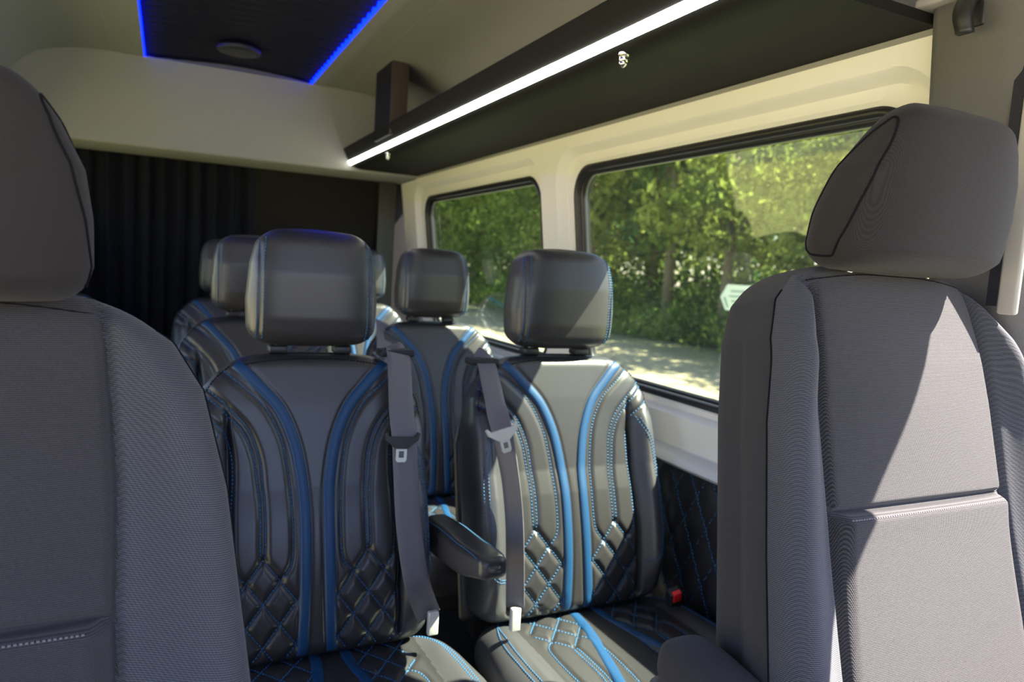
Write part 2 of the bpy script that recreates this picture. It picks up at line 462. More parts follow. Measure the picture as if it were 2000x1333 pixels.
# cab roof sides
for sg in (1, -1):
    S = (lambda x: x) if sg > 0 else (lambda x: 2*CX-x)
    prof = [(0.6171, 1.8657), (0.7106, 1.862), (0.7854, 1.8526), (0.8415, 1.8311), (0.8929, 1.7937), (0.935, 1.7423), (0.9631, 1.6862), (0.9818, 1.6301), (1.0005, 1.574), (1.015, 1.52), (1.025, 1.478), (1.06, 1.474)]
    mb.loft([[(S(x), y, z) for x, z in prof] for y in (-.45, .1, .69)], False)
tag(mb.build('ceiling', M['liner'], None, True, 50), kind='structure')
mb = MB(); mb.box((CX, 1.2, -.02), (1.90, 4.5, .04))
tag(mb.build('floor', M['floor'], None, False), kind='structure')
# outer roof and body skin
mb = MB()
prof = [(1.18, .02), (1.175, .70), (1.16, .84), (1.145, .885)]
for sg in (1, -1):
    S = (lambda x: x) if sg > 0 else (lambda x: 2*CX-x)
    mb.loft([[(S(x), y, z) for x, z in prof] for y in (.66 if sg > 0 else 1.87, 3.46)], False)
    mb.loft([[(S(x), y, z) for x, z in ((1.085, 1.515), (1.075, 1.62), (1.04, 1.76), (.97, 1.87), (.85, 1.915), (.6, 1.93), (.22, 1.935))] for y in (-.5, 3.48)], False)
    mb.box((S(1.11), -.40, .46), (.05, .10, .90)); mb.box((S(1.11), .08, .47), (.06, 1.24, .86), bev=.02)   # cab door lower half
mb.box((CX, -1.05, .50), (1.9, .06, 1.0)); mb.box((CX, -.80, .92), (1.9, .5, .10), bev=.03)
tag(mb.build('wall_front', M['body'], None, True, 40), kind='structure')

# rear bulkhead: curved fascia between ceiling and curtain, lip, dark lining
mb = MB(); rows = []
xs = np.linspace(2*CX-.99, .99, 41)
def ceilz(x):
    d = abs(x-CX); return float(np.interp(d, [0.0, 0.4675, 0.561, 0.6218, 0.6732, 0.7153, 0.7433, 0.7714, 0.7948], [1.8667, 1.8639, 1.8526, 1.8311, 1.7937, 1.7423, 1.6862, 1.6301, 1.574]))
for x in xs:
    zt = ceilz(x); yt = 2.927+.10*max(0, (abs(x-CX)-.42))
    col = []
    for t in np.linspace(0, 1, 14):
        z = zt+(1.581-zt)*t; y = yt+(3.086-yt)*(1-(1-t)**1.8)
        col.append((x, y, z))
    col += [(x, 3.088, 1.574), (x, 3.098, 1.571), (x, 3.33, 1.567)]
    rows.append(col)
mb.loft(rows, False)
tag(mb.build('trim_5', M['liner'], None, True, 50), kind='structure')
mb = MB(); mb.box((CX, 3.43, .93), (1.84, .04, 1.86))
mb.box((.921, 3.324, .79), (.08, .03, 1.56), 1); mb.box((.612, 3.343, .79), (.56, .02, 1.56), 0)
tag(mb.build('wall_back', [M['bulk'], M['plastic']], None, False), kind='structure')
mb = MB(); rows = []
for z in (.03, .4, .8, 1.2, 1.566):
    row = []
    for x in np.arange(-.56, .374, .006):
        ph = x*2*PI/.070+1.3*math.sin(x*9); row.append((x, 3.343+.019*math.sin(ph)+.006*math.sin(2.3*ph+z), z))
    rows.append(row)
mb.loft(rows, False)
tag(mb.build('curtain', M['curtain']), 'dark pleated privacy curtain hanging across the rear of the van', 'curtain')

# grey B pillar cover with slot and belt height slider
mb = MB(); rows = []
for z in np.linspace(.35, 1.667, 12):
    x0 = .968+(1.48-z)*.10
    if z > 1.55: x0 -= 0
    rows.append([(x, y, z) for x, y in ((x0+.09, .702), (x0+.01, .700), (x0+.003, .696), (x0, .687), (x0-.004, .655), (x0-.006, .60), (x0-.002, .57), (x0+.010, .552), (x0+.035, .537), (x0+.09, .53))])
mb.loft(rows, False)
P1 = mb.build('wall_pillar', M['pillar'], None, True, 60); tag(P1, kind='structure')
mb = MB()
mb.box((1.0, 0, 0), (.010, .024, .46), 0, bev=.004)
mb.add([(.997, .012, -.22), (.997, .026, -.22), (.997, .026, .23), (.997, .012, .23)], [(0, 1, 2, 3)], 1)
ps = at(1981, 500, X=.968)
T = Matrix.Translation((ps[0]-1.0, ps[1], ps[2]+.155)) 
tag(mb.build('belt_height_slider', [M['beige'], M['belt_dark']]), 'beige slider rail of the belt anchor on the grey pillar', 'slider rail').matrix_world = T

# coat hook
ph = at(1900, 15, X=.955); pe = at(1910, 74, X=.955)
hk = empty('coat_hook', (ph[0], ph[1], pe[2]), 'dark plastic coat hook on the grey pillar by the ceiling', 'coat hook')
mb = MB(); L = ph[2]-pe[2]+.02; rows = []
for t in np.linspace(0, 1, 14):
    z = L*(1-t); xo = -.006-.024*math.sin(min(1, t*1.15)*PI*.62)**1.2; wy = .013-.003*t; th = .0045
    yy = -.012*t
    rows.append([(xo-th, yy-wy/1, z), (xo-th-.002, yy, z), (xo-th, yy+wy/1, z), (xo+th, yy+wy, z), (xo+th, yy-wy, z)])
mb.loft(rows, True, caps=True)
mb.build('hook_arm', M['plastic'], hk)
mb = MB(); mb.box((.002, -.002, L*.62), (.010, .034, L*.75), bev=.004); mb.build('mounting_plate', M['plastic'], hk)
mb = MB(); mb.box((.963, .617, 1.604), (.05, .19, .012), bev=.004)
tag(mb.build('trim_6', M['beige'], None), kind='structure')

# ------------------------------------------------------------------ ceiling panel with LEDs
pn = empty('ceiling_panel', (CX, 1.9, 1.884), 'black pleated ceiling panel edged with blue light strips', 'ceiling panel')
def lo(x, y, z): return (x-CX, y-1.9, z-1.884)
mb = MB(); V = []; ys = np.arange(PY0+.002, PYR-.001, .006); xs = np.linspace(PXL+.001, PXR-.001, 60)
for x in xs:
    u = (x-(PXL+PXR)/2)/((PXR-PXL)/2)
    for y in ys:
        q = ((y+.03*u)/.055) % 1
        V.append(lo(x, y, 1.892-.018*(1-abs(2*q-1))**1.5*(.2+.8*abs(u))))
a, b = len(xs), len(ys)
mb.add(V, [(i*b+j, i*b+j+1, (i+1)*b+j+1, (i+1)*b+j) for i in range(a-1) for j in range(b-1)])
mb.build('pleated_cloth', M['pleat'], pn)
for x in (PXL+.0025, PXR-.0025):
    mb = MB(); mb.box(lo(x, (PYR+PY0)/2, 1.876), (.003, PYR-PY0-.004, .018))
    tag(mb.build('light_strip', M['led_blue'], pn), 'blue glowing strip')
mb = MB(); mb.box(lo((PXL+PXR)/2, PYR+.010, 1.863), (PXR-PXL+.02, .022, .006), bev=.002)
mb.build('end_rail', M['liner'], pn)
for px_, py_ in ((317, 124), (568, 161)):
    p = at(px_, py_, Z=1.860); mb = MB(); mb.tube([lo(p[0], PYR+.010, 1.861), lo(p[0], PYR+.010, 1.856)], [.006, .004], 0, 12)
    mb.build('screw', M['metal'], pn)
# round lamp
lp = at(467, 100, Z=1.869)
lm = empty('round_ceiling_light', (lp[0], lp[1], 1.862), 'round dark ceiling light in the middle of the black panel', 'ceiling light')
mb = MB(); n = 32
prof = [(.0, 0), (.050, 0), (.064, .002), (.070, .008), (.068, .018)]
mb.loft([[(r*math.cos(2*PI*k/n), r*math.sin(2*PI*k/n), z) for k in range(n)] for r, z in [(.001, 0)]+prof[1:]], True, caps=True)
mb.build('housing', M['plastic'], lm)
mb = MB(); mb.tube([(.066*math.cos(2*PI*k/n), .066*math.sin(2*PI*k/n), .006) for k in range(n)], .0035, 0, 8, closed=True)
mb.build('rim', M['plastic'], lm)

# ------------------------------------------------------------------ overhead rack
rk = empty('overhead_rack', (.84, 1.96, 1.57), 'long black overhead luggage rack with a white light strip', 'luggage rack')
def lo(x, y, z): return (x-.84, y-1.96, z-1.57)
prof = [(0.9864, 1.5824), (0.748, 1.5824), (0.7246, 1.5843), (0.7087, 1.5899), (0.6938, 1.5992), (0.6844, 1.6114), (0.6573, 1.6563), (0.6601, 1.66), (0.6657, 1.66), (0.6966, 1.6133), (0.7293, 1.5974), (0.9771, 1.5974)]
mb = MB(); mb.loft([[lo(x, y, z) for x, z in prof] for y in (.706, 1.6, 2.4, 3.198, 3.216)], True, caps=True)
mb.build('shelf', M['rack'], rk, True, 35)
mb = MB(); mb.loft([[lo(x, y, z) for x, z in ((0.6961, 1.5969), (0.6919, 1.595), (0.6810, 1.6100), (0.6852, 1.6125))] for y in (.71, 3.212)], True, caps=True)
tag(mb.build('light_strip', M['led'], rk, False), 'white glowing strip')
bt = MB()
bt.loft([[lo(x, y, z) for x, y in ((.664, 2.40), (.720, 2.40), (.720, 2.60), (.664, 2.60))] for z in (1.625, 1.866)], True, caps=True)
b_ = bt.build('bracket', M['rack'], rk, False)
bt = MB(); bt.box(lo(.692, 2.399, 1.747), (.057, .004, .235), bev=.001); bt.build('bracket_lit_face', M['brown'], b_)  # brown panel paints the lit front, the black sides the shaded one
for px, py in ((1218, 112), (757, 303)):
    p = at(px, py, Z=1.576); mb = MB()
    o_ = MB(); c = lo(p[0], p[1], 0)
    for z0, z1, r0, r1 in ((1.583, 1.578, .009, .009), (1.578, 1.567, .0075, .0075)):
        o_.tube([(c[0], c[1], z0-1.57), (c[0], c[1], z1-1.57)], [r0, r1], 0, 16)
    o_.tube([(c[0], c[1], -.003), (c[0], c[1], -.007), (c[0], c[1], -.011)], [.0075, .006, .002], 0, 16)
    o_.build('stud', M['metal'], rk)

# ------------------------------------------------------------------ leather passenger seats
VS = .545/.61
def tabv(l): return [(x, v*VS) for v, x in l]
STR = tabv([(.600, .150), (.575, .124), (.545, .099), (.495, .062), (.43, .038), (.36, .026), (.29, .021), (.18, .021), (.08, .023), (0.01, .026)])
S1 = tabv([(.583, .166), (.54, .124), (.50, .088), (.44, .061), (.375, .049), (.30, .043), (.22, .042), (.185, .047), (.160, .064)])
S2a = tabv([(.545, .190), (.50, .148), (.455, .115), (.40, .097), (.35, .092), (.30, .0885), (.215, .0885), (.202, .092)])
S2b = tabv([(.535, .197), (.49, .155), (.45, .124), (.40, .107), (.35, .101), (.30, .0965), (.215, .0965), (.202, .092)])
S3 = tabv([(.49, .196), (.455, .158), (.415, .144), (.36, .141), (.30, .143), (.22, .142), (.185, .137), (.160, .120)])
def lattice(xc, hw, hh, z1, z0, xlo, xhi):
    out = []
    for k in range(-14, 15):
        for sg in (1, -1):
            # z = z1 - hh/hw*( sg*(x-xc)) - 2*k*hh
            pts = []
            for x in np.linspace(xlo, xhi, 41):
                z = z1-hh/hw*sg*(x-xc)-2*k*hh
                # keep inside the field below the tent formed by the seams
                top = z1-hh/hw*abs(x-xc)+1e-6 if abs(x-xc) < hw*2.2 else z1-hh*2.2
                if abs(x-xc) > hw: top = z1-hh+ (abs(x-xc)-hw)*.0
                if z0 <= z <= max(top, z1-hh*1.001 if abs(x-xc) > hw else -9): pts.append((x, z))
            if len(pts) > 2: out.append([pts[0], pts[-1]])
    return out
DIA = lattice(.092, .028, .0375, .202*VS, .006, .036, .146)
def mirror(pl): return [(-x, z) for x, z in pl]
HALF = [smooth_poly(p, 6) for p in (S1, S2a, S2b, S3)]
SEAMS = HALF+[mirror(p) for p in HALF]
DIAS = DIA+[mirror(p) for p in DIA]
STRL = smooth_poly(STR, 6); STRS = [STRL, mirror(STRL)]
EDGE = smooth_poly([(.152, .46), (.150, .40), (.148, .30), (.150, .15), (.150, .02)], 5)       # centre panel / bolster gap
BOLST = smooth_poly([(.172, .400), (.197, .33), (.203, .22), (.200, .13), (.188, .095), (.160, .085)], 8)
BOLST2 = [(x-.008 if i < 30 else x-.004, z+.004) for i, (x, z) in enumerate(BOLST)]

RECL = math.radians(13.5)
def leather_seat_parts(root, armrest, belt=True, det=True):
    dz = .0032 if det else .008; nc = 420 if det else 160
    Wf = interp([(0, .195), (.03, .208), (.15, .215), (.40, .213), (.455, .205), (.485, .190), (.51, .168), (.53, .145), (.545, .128)])
    Tf = interp([(0, .10), (.25, .11), (.45, .09), (.545, .075)])
    def bump(X, Z):
        A = np.abs(X)
        h = .030*smoothstep(.150, .185, A)*smoothstep(.47, .36, Z)*smoothstep(-.02, .1, Z)
        h = h+.010*smoothstep(.06, .20, A)*smoothstep(.36, .45, Z)
        h = h+.012*np.sin(np.clip(Z/.30, 0, 1)*PI)
        near = (A < .22)
        d1 = dist_poly(X, Z, SEAMS); d2 = dist_poly(X, Z, DIAS)
        h = h-.0048*np.exp(-(d1/.0055)**2)-.0064*np.exp(-(d2/.0068)**2)
        d3 = dist_poly(X, Z, STRS); h = h-.0022*np.exp(-((d3-.011)/.003)**2)
        d4 = dist_poly(A, Z, [EDGE]); h = h-.016*np.exp(-(d4/.005)**2)*smoothstep(.46, .40, Z)
        return h
    zone = lambda x, z, uy: (1 if (abs(x) > .152 and z < .415) or uy > -.3 else 0)
    V, F_, mi = solid(.545, Wf, Tf, .026, bump, None, 4.5, nc, dz, zone=zone)
    T = Matrix.Translation((0, .022, .484)) @ Matrix.Rotation(-RECL, 4, 'X')
    mb = MB(); mb.add(V, F_, mi)
    tr = bvh(V, F_)
    for pl in SEAMS: stitches(mb, tr, pl, 2)
    for pl in DIAS: stitches(mb, tr, pl, 2)
    for pl in (BOLST, BOLST2):
        stitches(mb, tr, pl, 2, .0042, .0068, .0020); stitches(mb, tr, mirror(pl), 2, .0042, .0068, .0020)
    top = smooth_poly([(-.140, .520), (-.07, .531), (0, .534), (.07, .531), (.140, .520)], 8)
    stitches(mb, tr, top, 3, .004, .006, .0015)
    for s in (1, -1):
        e = smooth_poly([(s*.146, .520), (s*.172, .495), (s*.193, .458), (s*.199, .42)], 6)
        stitches(mb, tr, e, 3, .004, .006, .0015)
    mb.v = [xf(v, T) for v in mb.v]
    mb.build('backrest', [M['leather'], M['leather_side'], M['blue_thread'], M['black_thread']], root)
    for pl in STRS:
        sb = MB(); ribbon(sb, tr, pl, .0195, .0022); sb.v = [xf(v, T) for v in sb.v]
        sb.build('blue_stripe', M['blue_leather'], root)
    # cushion (front of the block is its top)
    Wc = interp([(0, .205), (.05, .235), (.2, .256), (.40, .260), (.47, .250), (.50, .225)])
    Tc = interp([(0, .11), (.5, .13)])
    def bumpc(X, Z):
        A = np.abs(X); h = .016*smoothstep(.15, .20, A)*smoothstep(0, .12, Z)
        d1 = dist_poly(X, Z, SEAMS); d2 = dist_poly(X, Z, DIAS)
        h = h-.0035*np.exp(-(d1/.005)**2)-.0045*np.exp(-(d2/.006)**2)
        return h
    V, F_, mi = solid(.50, Wc, Tc, .040, bumpc, None, 3.2, max(200, nc*2//3), dz*1.3, zone=lambda x, z, uy: (1 if abs(x) > .165 or uy > -.4 else 0))
    # z -> -Y (forward), -y -> +Z: mirror x as well so the turn is proper
    T2 = Matrix.Translation((.026, .050, .432)) @ Matrix(((-1, 0, 0, 0), (0, 0, -1, 0), (0, -1, 0, 0), (0, 0, 0, 1)))
    T2 = T2 @ Matrix.Rotation(0, 4, 'X')
    mb = MB(); mb.add(V, F_, mi); tr2 = bvh(V, F_)
    for pl in SEAMS: stitches(mb, tr2, pl, 2)
    for pl in DIAS: stitches(mb, tr2, pl, 2)
    for off in (0, .010):
        e = smooth_poly([(.165+off*.3, .01+off), (.190+off*.2, .05+off), (.212-off, .12), (.218-off, .22), (.216-off, .40)], 8)
        stitches(mb, tr2, e, 2); stitches(mb, tr2, mirror(e), 2)
    mb.v = [xf(v, T2) for v in mb.v]
    cu = mb.build('cushion', [M['leather'], M['leather_side'], M['blue_thread']], root)
    for s in (1, -1):
        pl = smooth_poly([(s*.026, .03), (s*.030, .10), (s*.045, .18), (s*.068, .27), (s*.095, .37), (s*.115, .46)], 8)
        sb = MB(); ribbon(sb, tr2, pl, .0195, .0022); sb.v = [xf(v, T2) for v in sb.v]
        sb.build('cushion_stripe', M['blue_leather'], root)
    # headrest
    Wh = interp([(0, .104), (.03, .117), (.08, .119), (.15, .113), (.185, .104), (.212, .088)])
    Th = interp([(0, .085), (.05, .108), (.13, .112), (.212, .085)])
    V, F_, mi = solid(.212, Wh, Th, .026, lambda X, Z: .004-.0035*np.exp(-((np.abs(X)-.099)/.003)**2), None, 3.6, 200, .006,
                      zone=lambda x, z, uy: (1 if abs(x) > .099 else 0), cap=.004)
    T3 = Matrix.Translation((0, .140, 1.036)) @ Matrix.Rotation(math.radians(-2), 4, 'X')
    mb = MB(); mb.add(V, F_, mi); tr3 = bvh(V, F_)
    for s in (1, -1):
        for xx in (.093, .103):
            pl = [(s*(xx-.10*max(0, z-.150)**1.0*.8), z) for z in np.linspace(.012, .203, 30)]
            stitches(mb, tr3, pl, 2, .0038, .0058, .0018)
    mb.v = [xf(v, T3) for v in mb.v]
    mb.build('headrest', [M['leather'], M['leather_side'], M['blue_thread']], root)
    for s in (1, -1):
        mb = MB(); mb.tube([(s*.06, .150, .99), (s*.06, .143, 1.06)], .006, 0, 12)
        mb.build('headrest_post', M['metal'], root)
        mb = MB(); mb.box((s*.06, .150, 1.026), (.034, .034, .016), bev=.005); mb.build('post_socket', M['plastic'], root)
    # shell behind and under, legs
    mb = MB(); V, F_, mi = solid(.54, interp([(0, .21), (.4, .21), (.54, .13)]), interp([(0, .03), (.54, .03)]), .014, None, None, 4, 60, .05)
    mb.add(V, F_, 0, Matrix.Translation((0, .086, .455)) @ Matrix.Rotation(-RECL, 4, 'X')); mb.build('back_shell', M['plastic'], root)
    mb = MB(); mb.box((0, -.18, .335), (.40, .40, .055), bev=.015); mb.build('seat_pan', M['plastic'], root)
    for sx in (-1, 1):
        for sy in (-.34, .02):
            mb = MB(); mb.box((sx*.17, sy, .155), (.05, .06, .31), bev=.006); mb.build('leg', M['plastic'], root)
    if armrest:
        a = MB(); Wa = interp([(0, .024), (.04, .028), (.22, .031), (.29, .025)]); Ta = interp([(0, .070), (.1, .070), (.20, .058), (.26, .046), (.29, .038)])
        V, F_, mi = solid(.295, Wa, Ta, .014, None, lambda Z: -.010*smoothstep(.18, .29, Z), 4.0, 100, .008, zone=lambda x, z, uy: 1 if uy > -.6 else 0)
        tra = bvh(V, F_); a.add(V, F_, mi)
        for s in (1, -1):
            stitches(a, tra, [(s*.0245, z) for z in np.linspace(.03, .28, 20)], 2, .004, .006, .002)
        Ta4 = Matrix.Translation((.250, .085, .664)) @ Matrix.Rotation(math.radians(-5.5), 4, 'X') @ Matrix(((-1, 0, 0, 0), (0, 0, -1, 0), (0, -1, 0, 0), (0, 0, 0, 1)))
        Ta4 = Ta4 @ Matrix.Scale(-1, 4, (1, 0, 0)) if False else Ta4
        a.v = [xf(v, Ta4) for v in a.v]
        a.build('armrest', [M['leather'], M['leather_side'], M['blue_thread']], root)
        a = MB(); a.tube([(.216, .06, .66), (.26, .06, .66)], .022, 0, 16); a.build('armrest_pivot', M['plastic'], root)

def copy_tree(o, parent=None):
    c = o.copy(); COL.objects.link(c); c.parent = parent
    for ch in list(o.children): copy_tree(ch, c)
    return c

GR = 'leather passenger seats in the rear of the van'
A = empty('passenger_seat', (.250, 1.245, 0), 'black leather seat with blue stripes and side armrest, nearest of its kind in the middle', 'seat', GR)
leather_seat_parts(A, True)
B = empty('passenger_seat', (.785, 1.245, 0), 'sunlit black leather seat with blue stripes right beside the big window', 'seat', GR)
leather_seat_parts(B, False)
B.scale = (1.05, 1, 1)
specs = [((.232, 2.04), 'leather seat directly behind the nearest middle leather seat'),
         ((.765, 2.035), 'leather seat directly behind the sunlit seat at the big window'),
         ((.235, 2.95), 'leather seat in the last row, mostly hidden at the left of the middle column'),
         ((.745, 2.95), 'leather seat in the last row glimpsed right of the large middle headrest'),
         ((-.395, 2.95), 'dim leather seat in the last row at far left before the curtain')]
for (x, y), lb in specs:
    c = copy_tree(B); c.scale = (1, 1, 1); c.location = (x, y, 0); c['label'] = lb
bpy.context.view_layer.update()

# ------------------------------------------------------------------ seat belts
def strap(mb, pts, width, nrm=None, mi=0, n=8):
    P = smooth_poly(pts, n); rows = []
    for i in range(len(P)):
        p = Vector(P[i]); t = Vector(P[min(i+1, len(P)-1)])-Vector(P[max(i-1, 0)]); t.normalize()
        nn = nrm(i/(len(P)-1)) if nrm else Vector((0, -1, .15))
        b = t.cross(nn); b.normalize(); m_ = b.cross(t); m_.normalize()
        rows.append([tuple(p+b*s*width/2+m_*h*.0009) for s, h in ((-1, 0), (-.94, 1), (-.5, 1), (0, 1), (.5, 1), (.94, 1), (1, 0), (.94, -1), (0, -1), (-.94, -1))])
    mb.loft(rows, True, mi, caps=True)

def tongue(mb_dark, mb_metal, c, ang, scale=1.0, yaw=0, plate_mi=0):
    T = Matrix.Translation(c) @ Matrix.Rotation(yaw, 4, 'Z') @ Matrix.Rotation(ang, 4, 'Y') @ Matrix.Rotation(math.radians(-8), 4, 'X')
    # moulded cross piece with upturned ears, and slotted steel blade
    out = [(-.034, .012), (-.030, .014), (-.024, .006), (.024, .006), (.030, .014), (.034, .012), (.031, 0), (.018, -.010), (.011, -.016), (-.011, -.016), (-.018, -.010), (-.031, 0)]
    n = len(out)
    v = [(x*scale, y, z*scale) for y in (-.004, .004) for x, z in out]
    mb_dark.add(v, [tuple(range(n)), tuple(range(2*n-1, n-1, -1))]+[(i, (i+1) % n, n+(i+1) % n, n+i) for i in range(n)], 0, T)
    bl = [(-.010, -.014), (.010, -.014), (.010, -.036), (.007, -.040), (-.007, -.040), (-.010, -.036)]
    sl_ = [(-.005, -.020), (.005, -.020), (.005, -.031), (.004, -.032), (-.004, -.032), (-.005, -.031)]
    m = 6
    v = [(x*scale, y, z*scale) for y in (-.0025, .0005) for x, z in bl]+[(x*scale, y, z*scale) for y in (-.0025, .0005) for x, z in sl_]
    f = []
    for i in range(m):
        j = (i+1) % m
        f += [(i, j, 12+j, 12+i), (6+j, 6+i, 18+i, 18+j), (j, i, 6+i, 6+j), (12+i, 12+j, 18+j, 18+i)]
    mb_metal.add(v, f, 0, T)

def belt(name_label, pts, width, tpos, tang, cat='seat belt', tmat='plastic', group=None, anchor=None, nrm=None, bmat='belt', over=None, yaw=0):
    base = Vector(pts[-1]); r = empty('seat_belt', tuple(base), name_label, cat, group)
    mb = MB(); strap(mb, [tuple(Vector(p)-base) for p in pts], width, nrm); mb.build('webbing', M[bmat], r)
    if tpos is not None:
        d, m = MB(), MB(); tongue(d, m, tuple(Vector(tpos)-base), tang, 1.0, yaw)
        t = d.build('tongue', M[tmat], r, True, 35); m.build('steel_blade', M['satin'], t, False)
    if len(pts) > 5:
        a = MB(); p0 = (Vector(pts[1])+Vector(pts[2]))/2-base
        a.box((p0.x, p0.y+.006, p0.z-.001), (width+.022, .040, .014), bev=.005); a.build('belt_guide', M['belt_dark'], r)
    if anchor is not None:
        a = MB(); c = Vector(anchor)-base; a.box(tuple(c), (.020, .012, .045), bev=.003)
        a.build('anchor', M['satin'], r)
    return r

def px(x, y, Y): return tuple(at(x, y, Y=Y))
pA = [px(760, 676, 1.40), px(770, 684, 1.372), px(778, 694, 1.335), px(781, 730, 1.305), px(784, 800, 1.268), px(790, 862, 1.245), px(793, 930, 1.228), px(797, 1010, 1.210), px(806, 1090, 1.192), px(818, 1150, 1.180), px(838, 1205, 1.19)]
belt('grey seat belt with black tongue over the right shoulder of the nearest leather seat', pA, .047, px(785, 860, 1.238), math.radians(3), anchor=px(845, 1217, 1.18), tmat='plastic')
pB = [px(925, 696, 1.40), px(938, 700, 1.375), px(950, 712, 1.345), px(958, 745, 1.315), px(970, 800, 1.285), px(982, 850, 1.255), px(996, 930, 1.225), px(1004, 1010, 1.205), px(1006, 1090, 1.185), px(1006, 1190, 1.17)]
belt('grey seat belt with shining tongue over the left shoulder of the sunlit leather seat', pB, .043, px(982, 845, 1.235), math.radians(-14), tmat='satin', anchor=px(1006, 1210, 1.16),
     nrm=lambda t: Vector((-1.7*min(1, max(0, (t-.42)/.25)), -1, .12)))
pC = [px(728, 620, 2.24), px(745, 632, 2.20), px(752, 660, 2.14), px(756, 720, 2.10)]
belt('grey seat belt on the right shoulder of the leather seat in the second row', [px(745, 628, 2.21), px(748, 636, 2.17), px(750, 660, 2.13), px(752, 720, 2.10), px(758, 900, 2.05)], .047, None, 0)
# dark belt guides on the shoulders
bc = px(1318, 1150, 1.20)
bk = empty('belt_buckle', (bc[0], bc[1], bc[2]-.05), 'black belt buckle with red button beside the sunlit leather seat', 'belt buckle')
TB = Matrix.Rotation(math.radians(22), 4, 'X') @ Matrix.Rotation(math.radians(-18), 4, 'Y')
mb = MB(); mb.box((0, 0, .03), (.030, .022, .075), T=TB, bev=.005); mb.build('housing', M['plastic'], bk)
mb = MB(); mb.box((0, -.009, .058), (.020, .012, .026), T=TB, bev=.002); mb.build('release_button', M['red'], bk)

